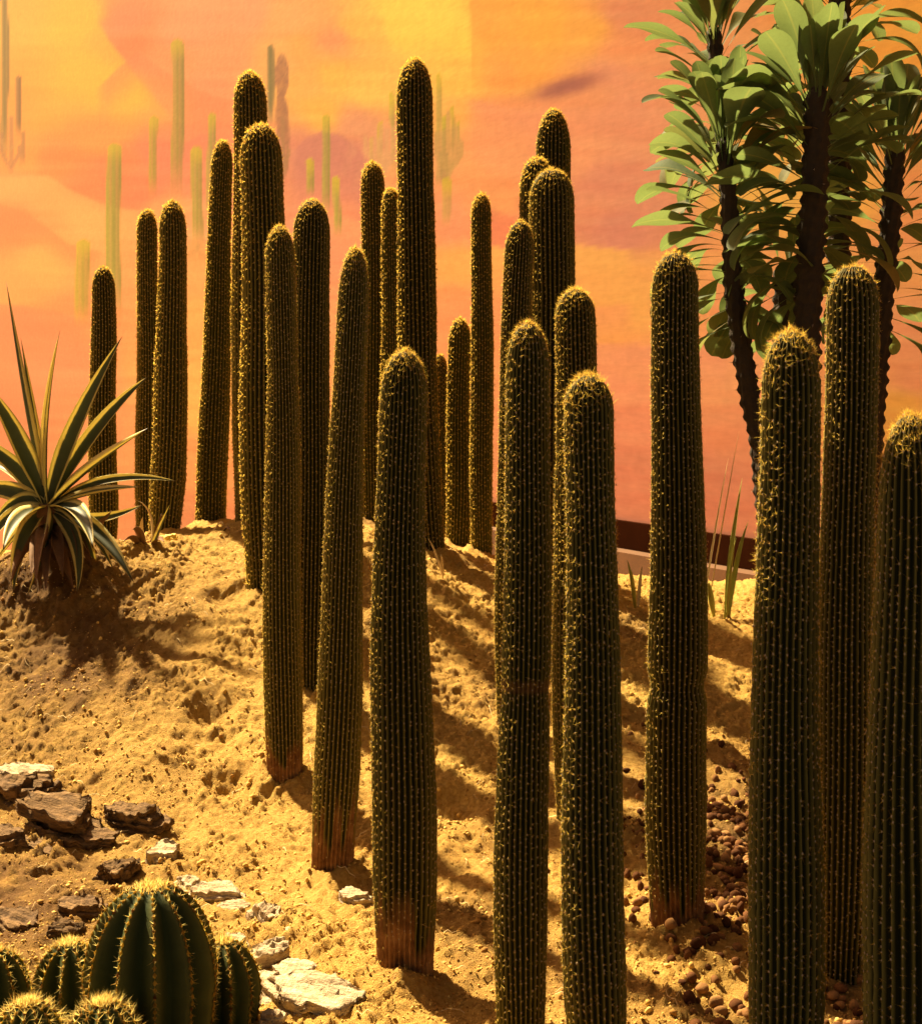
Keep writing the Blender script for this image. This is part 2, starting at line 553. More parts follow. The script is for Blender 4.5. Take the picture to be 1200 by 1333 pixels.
PAINT = [  # position in the mural picture and paint colour
    (-60, 0, 240, 165, 80), (30, 20, 252, 180, 72), (90, 20, 255, 190, 66), (60, 90, 250, 165, 62), (110, 90, 255, 178, 58), (150, 120, 255, 182, 62),
    (60, 150, 252, 164, 66), (130, 170, 250, 152, 72), (30, 190, 252, 158, 72), (80, 205, 248, 142, 72), (150, 230, 244, 130, 76), (110, 240, 246, 134, 76),
    (185, 245, 240, 132, 84), (20, 250, 250, 160, 90), (20, 285, 246, 138, 74), (60, 270, 250, 158, 84), (110, 285, 252, 172, 92), (60, 340, 252, 172, 86),
    (20, 370, 250, 165, 84), (90, 400, 246, 150, 84), (30, 430, 240, 138, 84), (70, 480, 242, 146, 92), (20, 560, 232, 132, 80), (100, 560, 240, 142, 84),
    (160, 20, 236, 140, 92), (175, 60, 242, 132, 78), (215, 80, 246, 148, 90), (250, 30, 246, 156, 104), (320, 20, 244, 156, 104), (290, 70, 246, 154, 98),
    (210, 120, 248, 158, 86), (270, 110, 244, 150, 98), (250, 180, 244, 140, 92), (215, 200, 238, 130, 92), (270, 250, 240, 142, 96), (215, 280, 250, 168, 92),
    (260, 290, 246, 160, 100), (250, 350, 250, 164, 88), (250, 420, 252, 170, 84), (260, 520, 252, 176, 84), (250, 600, 240, 150, 82), (250, 670, 222, 132, 80),
    (380, 30, 246, 166, 96), (400, 60, 248, 166, 80), (370, 80, 246, 172, 92), (440, 50, 240, 150, 92), (470, 40, 254, 188, 78), (440, 100, 252, 186, 76),
    (420, 150, 252, 180, 72), (400, 110, 250, 176, 84), (395, 190, 224, 136, 104), (440, 200, 214, 126, 104), (460, 170, 232, 150, 104), (450, 250, 226, 134, 104),
    (420, 300, 240, 148, 104), (450, 290, 242, 146, 100), (490, 240, 244, 160, 96), (480, 110, 252, 192, 84),
    (520, 30, 255, 206, 76), (560, 20, 255, 212, 78), (600, 50, 255, 204, 74), (590, 90, 254, 190, 74), (590, 150, 250, 176, 80), (600, 220, 246, 160, 94),
    (590, 290, 244, 150, 100), (590, 350, 252, 170, 84), (600, 400, 246, 152, 92),
    (640, 30, 252, 168, 62), (700, 30, 254, 174, 60), (760, 40, 254, 172, 66), (650, 90, 250, 160, 70), (680, 75, 252, 166, 66), (760, 130, 242, 150, 96), (700, 150, 244, 152, 98),
    (650, 140, 246, 152, 90), (650, 200, 246, 156, 98), (760, 200, 246, 154, 102), (650, 260, 248, 156, 90), (660, 300, 242, 132, 86),
    (790, 90, 240, 150, 104), (800, 20, 232, 138, 90), (800, 60, 246, 148, 88), (800, 150, 240, 148, 104), (790, 240, 230, 140, 104), (800, 300, 224, 134, 104),
    (780, 270, 234, 142, 100), (790, 350, 250, 166, 84), (810, 400, 250, 172, 84), (790, 430, 252, 166, 84), (820, 470, 250, 158, 94), (800, 520, 246, 150, 100),
    (820, 560, 240, 142, 98), (820, 610, 226, 128, 90), (930, 500, 248, 158, 98), (940, 560, 238, 142, 92), (930, 620, 218, 124, 86),
    (1000, 250, 250, 178, 74), (1000, 380, 246, 144, 92), (1110, 250, 254, 170, 70), (1180, 50, 254, 160, 52), (1180, 250, 250, 150, 78), (1180, 330, 250, 148, 82), (1180, 440, 246, 148, 90), (1180, 500, 240, 140, 84),
    (1170, 530, 238, 156, 60), (1260, 300, 240, 146, 82), (1260, 600, 226, 136, 80),
]
PAINTED = [  # painted cacti: x, top, bottom, width, colour, strength
    (148, 186, 430, 19, (198, 160, 58), 0.8), (231, 50, 268, 16, (205, 152, 66), 0.75), (200, 150, 262, 11, (214, 158, 60), 0.7), (257, 190, 330, 14, (206, 160, 66), 0.7),
    (275, 146, 300, 10, (206, 160, 74), 0.65), (108, 311, 430, 18, (226, 168, 56), 0.8), (6, -20, 232, 9, (178, 128, 66), 0.7), (23, 98, 185, 8, (190, 120, 74), 0.75),
    (351, 58, 170, 9, (160, 122, 76), 0.85), (424, 148, 290, 10, (208, 166, 78), 0.75), (403, 205, 258, 10, (214, 168, 74), 0.7), (439, 229, 312, 10, (214, 172, 76), 0.7),
    (570, 95, 205, 6, (214, 168, 78), 0.6), (511, 120, 230, 6, (214, 172, 84), 0.6), (588, 138, 205, 5, (204, 158, 84), 0.65), (579, 150, 205, 5, (204, 158, 84), 0.65), (598, 156, 190, 4, (204, 158, 84), 0.65),
    (496, 158, 215, 6, (220, 170, 92), 0.55), (484, 178, 220, 5, (226, 168, 104), 0.5), (575, 195, 245, 14, (206, 150, 92), 0.55), (580, 230, 300, 12, (226, 172, 86), 0.4), (30, 170, 218, 6, (196, 124, 84), 0.6),
]


def paint_colour(px, py):
    wx = px + 46 * fbm(px / 95, py / 60, 4, 3)
    wy = py + 34 * fbm(px / 80 + 9, py / 55, 4, 8)
    num = np.zeros(px.shape + (3,))
    den = np.zeros(px.shape)
    for x, y, r, g, b in PAINT:
        w = 1.0 / ((((wx - x) / 1.0) ** 2 + ((wy - y) * 1.25) ** 2) + 260.0) ** 2.1
        num += w[..., None] * np.array([r, g, b], float)
        den += w
    c = num / den[..., None]

    def over(c, m, col):
        m = np.clip(m, 0, 1)[..., None]
        return c * (1 - m) + np.asarray(col, float) * m
    # brushed streaks
    st = fbm(px / 130 + 0.4 * py / 60, py / 9, 3, 55)
    c = c + (st * 20)[..., None] * np.array([0.35, 1.0, 0.7]) * sst(-10, 60, px)[..., None]
    # painted dune edge running down from the top left, and the lower dune crest
    edge = np.interp(py, [-60, 0, 50, 90, 120, 170], [104, 112, 140, 170, 196, 232])
    dm = sst(3, -3, px - edge + 5 * fbm(py / 20, px / 200, 2, 4)) * sst(170, 110, py) * sst(20, 100, px)
    c = over(c, dm * 0.75, (255, 184, 62))
    crest = np.interp(px, [-60, 0, 62, 90, 130, 165, 230], [232, 230, 228, 246, 264, 272, 276])
    m2 = sst(-3, 3, py - crest) * sst(60, 15, py - crest) * sst(215, 170, px)
    c = over(c, m2 * 0.7, (252, 174, 94))
    # seam where two mural sheets meet
    sm = sst(612, 615, px) * sst(640, 615, px) * sst(140, 60, py)
    c = over(c, sm * 0.6, (251, 166, 62))
    sm = sst(503, 506, px) * sst(612, 609, px) * sst(80, 20, py)
    c = over(c, sm * 0.5, (255, 212, 80))
    # painted hills and dune contours: each a top edge, a colour below it and how far it fades
    for xs_, ys_, col, fade, amt in (
        ([372, 395, 420, 445, 470, 500], [210, 182, 170, 176, 196, 232], (208, 124, 104), 110, 0.75),
        ([380, 410, 450, 500], [300, 276, 282, 300], (246, 158, 104), 60, 0.6),
        ([120, 180, 215, 260, 310], [120, 66, 92, 118, 130], (240, 132, 82), 70, 0.45),
        ([190, 225, 262, 300], [236, 196, 172, 190], (232, 128, 92), 90, 0.5),
        ([590, 640, 700, 760, 830], [332, 322, 326, 318, 324], (252, 176, 88), 60, 0.7),
        ([590, 640, 700, 760, 830], [372, 388, 384, 398, 392], (247, 152, 92), 60, 0.5),
        ([740, 770, 800, 840, 960], [470, 452, 446, 450, 440], (244, 148, 104), 90, 0.5),
        ([600, 640, 690, 760, 830], [128, 134, 146, 140, 128], (243, 150, 102), 60, 0.45),
        ([620, 650, 690, 730], [268, 276, 292, 304], (238, 128, 84), 40, 0.5),
        ([-60, 0, 40, 90, 140], [262, 266, 280, 318, 330], (244, 136, 74), 46, 0.5),
        ([-60, 0, 60, 120], [392, 396, 402, 420], (238, 136, 82), 80, 0.5),
    ):
        e_y = np.interp(px, xs_, ys_) + 7 * fbm(px / 26, py / 300, 3, int(xs_[1]) + 5)
        mh = sst(-2.5, 2.5, py - e_y) * sst(fade, fade * 0.1, py - e_y) * sst(xs_[0], xs_[0] + 22, px) * sst(xs_[-1], xs_[-1] - 22, px)
        c = over(c, np.clip(mh * amt * 1.3, 0, 0.9), col)
    # violet cloud
    ax = (px - 738) * 0.96 + (py - 112) * -0.28
    ay = (py - 112) * 0.96 + (px - 738) * 0.28
    cl = np.exp(-((ax / 46) ** 2 + (ay / (12 + 4 * fbm(px / 20, py / 20, 2, 2))) ** 2) ** 1.6)
    c = over(c, cl * 0.95, (172, 94, 78))
    # far horizontal lighter plain on the right
    m3 = sst(322, 330, py + 10 * fbm(px / 120, py / 30, 2, 14)) * sst(420, 350, py) * sst(560, 640, px)
    c = over(c, m3 * 0.45, (252, 174, 84))
    # bushy cactus and round pads
    bush = np.exp(-(((px - 490) / 34) ** 2 + ((py - 205) / 42) ** 2) ** 1.5) * sst(-0.05, 0.12, fbm(px / 7, py / 14, 3, 91))
    c = over(c, bush * 0.5, (228, 164, 108))
    for x, y, rx, ry in ((367, 98, 9, 28), (366, 150, 7, 34), (372, 180, 5, 48)):
        q = ((px - x) / rx) ** 2 + ((py - y) / ry) ** 2
        pad = sst(1.25, 0.8, q)
        c = over(c, pad * (0.55 + 0.5 * vnoise(px / 3, py / 3, 6)), (170, 108, 70))
    for x, t0, b0, w, col, st in PAINTED:
        h = w / 2
        xx = np.abs(px - x - 1.5 * np.sin(py / 40 + x))
        yy = np.clip((t0 + h - py) / h, 0, 1)
        q = np.sqrt((xx / h) ** 2 + yy ** 2)
        m = sst(1.12, 0.90, q) * sst(t0 - 2, t0 + 2, py) * sst(b0, b0 - 0.35 * (b0 - t0), py)
        ribs = 0.86 + 0.2 * np.cos((px - x) / h * 7)
        shade = np.clip(0.5 + (px - x) / w, 0, 1)[..., None]
        c = over(c, m * np.clip(st * 1.45, 0, 0.97) * ribs, (np.array(col, float) * np.array([0.90, 1.0, 0.85]))[None, None] * (1 - 0.20 * shade))
        tipm = m * sst(t0 + 34, t0 + 2, py) * 0.6
        if col[1] > 150:
            c = over(c, tipm, (222, 186, 36))
    # branching painted cacti
    for x0, y0, ht, n_, sp_, col in ((584, 232, 92, 7, 17, (196, 150, 78)), (500, 226, 74, 8, 24, (222, 160, 104)), (368, 232, 90, 3, 7, (176, 122, 74)), (14, 226, 84, 3, 12, (184, 124, 74))):
        for k in range(n_):
            f_ = (k / (n_ - 1) - 0.5) * 2
            top = y0 - ht * (1 - 0.35 * abs(f_) - 0.25 * ((k * 37) % 5) / 5)
            bend = x0 + f_ * sp_ * sst(y0, y0 - 34, py)
            hw = 2.6
            yy = np.clip((top + hw - py) / hw, 0, 1)
            mm = sst(1.25, 0.8, np.sqrt(((px - bend) / hw) ** 2 + yy ** 2)) * (py < y0) * sst(top - 1, top + 1, py)
            c = over(c, mm * 0.7 * sst(y0 + 4, y0 - 20, py), col)
    for x0, y0, rad, side in ((257, 318, 13, 1), (257, 316, 12, -1), (22, 180, 10, -1)):
        q = np.abs(np.sqrt(((px - x0 - side * rad) / rad) ** 2 + ((py - y0) / (rad * 1.3)) ** 2) - 1)
        c = over(c, sst(0.35, 0.12, q) * (py > y0) * 0.5, (206, 150, 78))
    return c


PAINT_GAIN = np.array([0.485, 0.635, 0.96])


def wall_point(s, z, off=0.0):
    return np.stack([WT[0] * s + WN[0] * off, WD + WT[1] * s + WN[1] * off, z], -1)


def wall_s(px):
    a = (px - CX) / F
    return WD * a / (WT[0] - a * WT[1])


def wall_box(name, s0, s1, z0, z1, o0, o1, mat, parent, n=1):
    """a long box along the wall between offsets o0 (back) and o1 (front)"""
    ss = np.linspace(s0, s1, n + 1)
    V, Fq = [], []
    for s in ss:
        for z, o in ((z0, o0), (z0, o1), (z1, o1), (z1, o0)):
            V.append(wall_point(np.float64(s), np.float64(z), o))
    for k in range(n):
        for j in range(4):
            Fq.append((4 * k + j, 4 * k + 4 + j, 4 * k + 4 + (j + 1) % 4, 4 * k + (j + 1) % 4))
    e = 4 * n
    Fq += [(0, 1, 2, 3), (e + 3, e + 2, e + 1, e)]
    return mobj(name, mesh_np(name, np.array(V), np.array(Fq), mat, False), parent)


def build_bounce_cut():  # unseen dark sheet, added to cut light bounced onto the cactus fronts
    xs = np.linspace(-40, 40, 81)
    V, Fq = [], []
    for x in xs:
        for y, z in ((-30, 0.055), (1.93, 0.055), (2.0, -0.05)):
            V.append((x, y, z))
    for k in range(80):
        for j in range(2):
            Fq.append((3 * k + j, 3 * k + 3 + j, 3 * k + 4 + j, 3 * k + 1 + j))
    tag(mobj('path', mesh_np('path', np.array(V, float), np.array(Fq), M['bounce_cut'], False)), kind='structure')  # no walkway known here: placed out of view to dim bounced light


build_bounce_cut()


def build_wall():
    root = empty('mural_wall', (0, 0, 0), 'long orange wall painted with a desert of dunes, clouds and faint cacti', 'mural wall')
    s_lo, s_hi, z_lo, z_hi = -24.0, 5.5, -1.9, 7.0
    ss = np.concatenate([np.linspace(s_lo, wall_s(-12), 20)[:-1], wall_s(np.linspace(-12, 830, 330)), wall_s(np.linspace(836, 1212, 60)), np.linspace(wall_s(1212), s_hi, 12)[1:]])
    zs = np.concatenate([np.linspace(z_lo, -0.9, 5)[:-1], np.linspace(-0.9, 6.1, 350), np.linspace(6.1, z_hi, 8)[1:]])
    S, Z = np.meshgrid(ss, zs)
    P = wall_point(S, Z)
    px = CX + F * P[..., 0] / P[..., 1]
    py = HZ + (EYE - P[..., 2]) * F / P[..., 1]
    c = s2l(np.clip(paint_colour(np.clip(px, -60, 1260), np.clip(py, -60, 760)), 0, 255)) * PAINT_GAIN
    ny, nx = S.shape
    i = np.arange(ny * nx).reshape(ny, nx)
    Fq = np.stack([i[:-1, :-1], i[:-1, 1:], i[1:, 1:], i[1:, :-1]], -1).reshape(-1, 4)
    mobj('painted_face', mesh_np('painted_face', P.reshape(-1, 3), Fq, M['mural'], True, {'paint': c.reshape(-1, 3)}), root)
    wall_box('wall_core', s_lo, s_hi, -1.9, z_hi, -0.22, -0.004, M['ledge'], root)
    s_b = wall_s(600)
    wall_box('recess_shade_strip', s_b, s_hi, 0.327, 0.455, 0.003, 0.03, M['recess_shade'], root)  # flat strip with the recess's shade painted on, no real gap
    wall_box('ledge', s_b, s_hi, -0.3, 0.325, 0.003, 0.12, M['ledge'], root)


build_wall()


# ------------------------------------------------------------------ columnar cacti
def tri_spines(P, D, L, W):
    """thin needle triangles from roots P along D (unit), lengths L, widths W"""
    n = len(P)
    r = R.normal(size=(n, 3))
    side = np.cross(D, r)
    side /= np.linalg.norm(side, axis=1)[:, None] + 1e-9
    a = P + side * W[:, None] * 0.5
    b = P - side * W[:, None] * 0.5
    c = P + D * L[:, None]
    V = np.stack([a, b, c], 1).reshape(-1, 3)
    return V, np.arange(3 * n).reshape(n, 3)


def tufts(P, N, size, flat=0.6):
    """small wool cushions: 4-sided pyramids on the crest"""
    n = len(P)
    up = np.tile([0, 0, 1.0], (n, 1))
    t = np.cross(N, up)
    t /= np.linalg.norm(t, axis=1)[:, None] + 1e-6
    u = np.cross(t, N)
    s = size[:, None]
    V = np.stack([P + t * s, P + u * s * 1.5, P - t * s, P - u * s * 1.5, P + N * s * flat * 1.5], 1).reshape(-1, 3)
    k = np.arange(n)[:, None] * 5
    Fq = np.concatenate([k + np.array([[i, (i + 1) % 4, 4]]) for i in range(4)])
    return V, Fq


def column(name, label, top, base, wpx, d, ribs=22, mat='cactus', group='columnar cacti in the sand bed', bow=0.0, cork=0.0, pinch=(), scar=(), topw=0.82, dome=2.0,
           fuzz=1.0, bulge=0.0, basew=0.86):
    X0, X1 = (base[0] - CX) / F * d, (top[0] - CX) / F * d
    z0 = Gz(X0, d)
    z1 = EYE - (top[1] - HZ) / F * d
    sink = 0.05
    H = z1 - z0 + sink
    Rb = wpx / 2 / F * d - 0.004
    root = empty(name, (X0, d, z0), label, 'cactus', group)
    asp = 0.0122 if d < 4.4 else 0.018
    La = dome * Rb
    nb = int((H - La) / asp)
    tt = np.concatenate([np.linspace(0, H - La, nb)[:-1], H - La + La * (1 - (1 - np.linspace(0, 1, max(8, int(La / asp * 1.3)))) ** 1.5)])
    a = H - tt
    prof = np.sqrt(np.clip(1 - (1 - np.clip(a / La, 0, 1)) ** 2.3, 0, 1))
    u = tt / H
    grow = topw + (1 - topw) * sst(0.05, 0.75, 1 - u)
    bs = basew + (1 - basew) * sst(0.0, 0.22, u)
    rr = Rb * prof * grow * bs
    seed = rnd.randrange(1000)
    rr = rr * (1 + 0.09 * fbm(tt * 4.5, 0 * tt + seed, 3, seed))
    for py, amt, wid in pinch:
        zc = EYE - (py - HZ) / F * d - z0 + sink
        rr = rr * (1 - amt * np.exp(-((tt - zc) / wid) ** 2))
    for _ in range(rnd.choice((0, 1, 1, 2))):        # growth rings where a dry season checked the stem
        rr = rr * (1 - rnd.uniform(0.02, 0.05) * np.exp(-((tt - rnd.uniform(0.25, 0.8) * H) / rnd.uniform(0.012, 0.03)) ** 2))
    if bulge:
        rr = rr * (1 + bulge * np.exp(-((u - 0.55) / 0.22) ** 2))
    # axis
    ph = rnd.uniform(0, 6.28)
    ax = (X1 - X0) * u + bow * Rb * np.sin(math.pi * u) + 0.05 * Rb * np.sin(u * 9 + ph)
    ay = rnd.uniform(-0.02, 0.02) * u * H + 0.05 * Rb * np.sin(u * 7 + ph * 2)
    az = tt - sink
    nt = len(tt)
    per = 4
    na = ribs * per
    th = np.arange(na) * 2 * math.pi / na + rnd.uniform(0, 1)
    prof_r = np.tile([1.0, 0.885, 0.785, 0.885], ribs)
    ripple = 0.004 * np.cos(np.arange(nt) * math.pi)[:, None] * (np.arange(na) % per == 0)[None, :]
    depth = sst(0.0, 0.05, (a / H))[:, None]
    wob = 0.007 * R.normal(size=(nt, na)) * (np.arange(na) % per == 0)[None, :]
    rad = rr[:, None] * (1 - (1 - prof_r[None, :]) * (0.55 + 0.45 * depth) + ripple + wob)
    drift = 0.10 * np.sin(u * 3 + ph)[:, None] + (0.022 * fbm(tt[:, None] * 11, th[None, :] * 3 + seed, 2, seed + 5))
    TH = th[None, :] + drift
    V = np.stack([ax[:, None] + rad * np.cos(TH), ay[:, None] + rad * np.sin(TH), np.broadcast_to(az[:, None], rad.shape)], -1)
    Vf = V.reshape(-1, 3)
    i = np.arange(nt * na).reshape(nt, na)
    j = np.roll(i, -1, 1)
    Fq = np.stack([i[:-1], j[:-1], j[1:], i[1:]], -1).reshape(-1, 4)
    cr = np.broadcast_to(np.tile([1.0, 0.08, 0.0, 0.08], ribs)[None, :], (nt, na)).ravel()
    ck = np.full((nt, na), rnd.choice((0.0, 0.0, 0.06, 0.10, 0.13)))
    if cork:
        hh = cork * (0.45 + 1.1 * np.repeat(R.random(ribs), per))[None, :]
        ck = ck + 0.95 * sst(1.5, 0.3, (tt - sink)[:, None] / hh)
    for py, hw, amt in scar:
        zc = EYE - (py - HZ) / F * d - z0 + sink
        ck = ck + amt * np.exp(-((tt - zc) / hw) ** 4)[:, None] * (np.sin(TH * 1.0 + 1.9) > -2)
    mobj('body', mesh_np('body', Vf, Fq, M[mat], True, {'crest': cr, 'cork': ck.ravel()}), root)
    # areoles sit on the crests of every second ring
    ri = np.arange(1, nt - 1)
    ci = np.arange(0, na, per)
    mixf = (R.random((len(ri), len(ci), 1)) * 0.5 + 0.5 * (np.arange(len(ci)) % 2)[None, :, None])
    P = (V[np.ix_(ri, ci)] * (1 - mixf) + V[np.ix_(ri + 1, ci)] * mixf).reshape(-1, 3)
    TT = np.repeat(tt[ri], len(ci))
    ctr = np.stack([np.repeat(ax[ri], len(ci)), np.repeat(ay[ri], len(ci)), np.repeat(az[ri], len(ci))], -1)
    slope = np.gradient(rr, tt)[ri]
    N = P - ctr
    N[:, 2] = 0
    N /= np.linalg.norm(N, axis=1)[:, None] + 1e-9
    N[:, 2] = np.repeat(-slope, len(ci))
    N /= np.linalg.norm(N, axis=1)[:, None]
    corky = sst(cork * 0.5, cork * 1.1, TT - sink) if cork else np.ones(len(TT))
    worn = fbm(TT * 9 + seed, np.tile(np.arange(len(ci)), len(ri)) * 0.55, 3, seed + 2)
    keep = (R.random(len(P)) < (0.25 + 0.75 * corky) * np.clip(1.15 + 2.0 * worn, 0.4, 0.98)) & (TT > sink * 0.8)
    P, N, TT = P[keep] + R.normal(size=(keep.sum(), 3)) * np.array([0.0008, 0.0008, 0.0025]), N[keep], TT[keep]
    size = (0.0014 if d < 4.4 else 0.0019) * R.uniform(0.7, 1.2, len(P))
    Vt, Ft = tufts(P, N, size)
    tag(mobj('areole_wool', mesh_np('areole_wool', Vt, Ft, M['wool'], False), root), kind='stuff')
    ns = 10 if d < 3.0 else (9 if d < 4.4 else 9)
    apex = sst(2.2 * Rb, 0.3 * Rb, H - TT)
    cnt = (ns + apex * 5).astype(int)
    idx = np.repeat(np.arange(len(P)), cnt)
    n = len(idx)
    rv = R.normal(size=(n, 3))
    rv -= (rv * N[idx]).sum(1)[:, None] * N[idx]
    rv /= np.linalg.norm(rv, axis=1)[:, None] + 1e-9
    sp = np.where(R.random(n) < 0.25, R.uniform(0.15, 0.7, n), R.uniform(0.62, 1.0, n)) * math.pi / 2 * 0.94
    D = N[idx] * np.cos(sp)[:, None] + rv * np.sin(sp)[:, None]
    if d > 4.4:
        fuzz = fuzz * 1.35
    D[:, 2] += 0.55 * apex[idx] - 0.12 * (1 - apex[idx])
    D /= np.linalg.norm(D, axis=1)[:, None]
    longer = R.random(n) < 0.16                     # a few central spines stand out, the rest lie along the rib
    L = np.where(longer, R.uniform(0.005, 0.011, n), R.uniform(0.0028, 0.0064, n)) * fuzz * (1 + 0.45 * apex[idx])
    W = np.full(n, 0.00042 if d < 3.2 else (0.0007 if d < 4.4 else 0.0018)) * R.uniform(0.7, 1.3, n)
    Vs, Fs = tri_spines(P[idx], D, L, W)
    tag(mobj('spines', mesh_np('spines', Vs, Fs, M['spine'], False), root), kind='stuff')
    return root


for lab, tp, bp, w, d, kw in COLUMNS:
    column('columnar_cactus', lab, tp, bp, w, d, **kw)


# ------------------------------------------------------------------ barrel cacti
def barrel(label, px, top_y, wpx, d, ribs, long_sp, dense):
    X = (px - CX) / F * d
    z0 = Gz(X, d)
    z1 = EYE - (top_y - HZ) / F * d
    Rb = wpx / 2 / F * d
    H = z1 - z0 + 0.03
    root = empty('barrel_cactus', (X, d, z0), label, 'cactus', 'barrel cacti in the corner')
    nt = 46
    v = np.linspace(0, 1, nt)
    ang = v * math.pi * 0.5
    zc = min(Rb * 1.5, H * 0.7)                   # dome height
    tt = np.where(v < 0.35, (H - zc) * v / 0.35, (H - zc) + zc * np.sin((v - 0.35) / 0.65 * math.pi / 2))
    rr = np.where(v < 0.35, Rb * (0.82 + 0.18 * np.sin(v / 0.35 * math.pi / 2)), Rb * np.cos((v - 0.35) / 0.65 * math.pi / 2) ** 0.9 + 0.003)
    per = 8
    na = ribs * per
    th = np.arange(na) * 2 * math.pi / na + rnd.uniform(0, 1)
    q = np.abs(((np.arange(na) % per) / per + 0.5) % 1 - 0.5) * 2      # 0 crest .. 1 groove
    depth = 0.26
    rad = rr[:, None] * (1 - depth * (1 - (1 - q) ** 1.3)[None, :] * sst(0, 0.12, 1 - v)[:, None])
    V = np.stack([rad * np.cos(th)[None, :], rad * np.sin(th)[None, :], np.broadcast_to((tt - 0.03)[:, None], rad.shape)], -1)
    i = np.arange(nt * na).reshape(nt, na)
    j = np.roll(i, -1, 1)
    Fq = np.stack([i[:-1], j[:-1], j[1:], i[1:]], -1).reshape(-1, 4)
    cr = np.broadcast_to(((1 - q) ** 2)[None, :], (nt, na)).ravel()
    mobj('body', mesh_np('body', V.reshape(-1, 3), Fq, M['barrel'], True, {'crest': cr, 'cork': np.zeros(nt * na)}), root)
    # spines on crests
    Ps, Ns, tp = [], [], []
    step = 0.011
    path = np.concatenate([[0], np.cumsum(np.hypot(np.diff(rr), np.diff(tt)))])
    sa = np.arange(0.02, path[-1], step)
    ra, ta = np.interp(sa, path, rr), np.interp(sa, path, tt)
    dr, dt = np.gradient(ra), np.gradient(ta)
    nl = np.hypot(dr, dt) + 1e-9
    for k in range(ribs):
        t_ = th[k * per]
        c_, s_ = math.cos(t_), math.sin(t_)
        Ps.append(np.stack([ra * c_, ra * s_, ta - 0.03], -1))
        Ns.append(np.stack([dt / nl * c_, dt / nl * s_, -dr / nl], -1))
        tp.append(sa / path[-1])
    P, N, T = np.concatenate(Ps), np.concatenate(Ns), np.concatenate(tp)
    Vt, Ft = tufts(P, N, np.full(len(P), 0.0034), 0.5)
    tag(mobj('areole_wool', mesh_np('areole_wool', Vt, Ft, M['spine'], False), root), kind='stuff')
    idx = np.repeat(np.arange(len(P)), dense)
    n = len(idx)
    rv = R.normal(size=(n, 3))
    rv -= (rv * N[idx]).sum(1)[:, None] * N[idx]
    rv /= np.linalg.norm(rv, axis=1)[:, None]
    sp = R.uniform(0.1, 1.0, n) * 1.25
    D = N[idx] * np.cos(sp)[:, None] + rv * np.sin(sp)[:, None]
    L = R.uniform(0.5, 1.0, n) * long_sp
    Vs, Fs = tri_spines(P[idx], D, L, np.full(n, 0.0009))
    # crown felt of short golden wool at the growing point
    m = 260
    rad_ = np.sqrt(R.random(m)) * Rb * 0.24
    az_ = R.random(m) * 6.283
    zz = np.interp(rad_, rr[::-1], tt[::-1]) - 0.03
    Pf = np.stack([rad_ * np.cos(az_), rad_ * np.sin(az_), zz - 0.002], -1)
    Df = R.normal(size=(m, 3)) * 0.35 + np.array([0, 0, 1.0])
    Df /= np.linalg.norm(Df, axis=1)[:, None]
    Vf, Ff = tri_spines(Pf, Df, R.uniform(0.008, 0.018, m), np.full(m, 0.0016))
    tag(mobj('spines', mesh_np('spines', np.concatenate([Vs, Vf]), np.concatenate([Fs, Ff + len(Vs)]), M['barrel_spine'], False), root), kind='stuff')


barrel('largest barrel cactus with deep dark ribs and glowing yellow crown', 197, 1154, 170, 2.30, 11, 0.015, 5)
barrel('medium barrel cactus pressed against the largest one, beside the pale slabs', 292, 1226, 92, 2.42, 10, 0.014, 7)
barrel('small barrel cactus behind the largest one, toward the layered bark rocks', 90, 1228, 92, 2.46, 10, 0.016, 8)
barrel('dark barrel cactus with bright spiny outline, farthest from the largest barrel cactus', -8, 1238, 92, 2.36, 10, 0.016, 8)
barrel('low barrel cactus bristling with pale spines next to the dark outermost one', 36, 1306, 96, 2.16, 12, 0.022, 9)
barrel('low pale spiny barrel cactus in front of the largest barrel cactus', 134, 1306, 100, 2.14, 12, 0.022, 9)


# ------------------------------------------------------------------ leafy euphorbia trunks
def leaf_mesh(L, W, droop, fold, seed):
    """obovate leaf on a narrow stalk; runs along +X, face up +Z"""
    rs = np.random.default_rng(seed)
    nu, nv = 18, 7
    u = 1 - (1 - np.linspace(0, 1, nu)) ** 1.35
    w = 0.06 + 0.94 * np.clip(sst(0.12, 0.82, u), 0, 1) ** 1.25
    w = w * np.sqrt(np.clip(1 - np.clip((u - 0.76) / 0.243, 0, 1) ** 2.0, 0, 1))
    w[-1] = 0.05
    ang = -droop * u ** 1.5
    du = np.diff(u)
    x = np.concatenate([[0], np.cumsum(np.cos(ang[:-1]) * du)]) * L
    z = np.concatenate([[0], np.cumsum(np.sin(ang[:-1]) * du)]) * L
    tw = rs.uniform(-0.5, 0.5)
    vv = np.linspace(-1, 1, nv)
    wave = 0.05 * np.sin(u * 9 + rs.uniform(0, 6))
    V = np.zeros((nu, nv, 3))
    for k in range(nu):
        y = vv * w[k] * W / 2
        h = np.abs(vv) ** 1.5 * w[k] * W / 2 * (fold + wave[k] * np.sign(vv) * 3)
        c, s = math.cos(tw * u[k]), math.sin(tw * u[k])
        V[k, :, 0] = x[k] - h * math.sin(ang[k])
        V[k, :, 1] = y * c - h * s
        V[k, :, 2] = z[k] + (h * c + y * s) * math.cos(ang[k])
    i = np.arange(nu * nv).reshape(nu, nv)
    Fq = np.stack([i[:-1, :-1], i[1:, :-1], i[1:, 1:], i[:-1, 1:]], -1).reshape(-1, 4)
    return mesh_np('leaf', V.reshape(-1, 3), Fq, M['eleaf'], True, {'edge': np.tile(np.abs(vv), nu)})


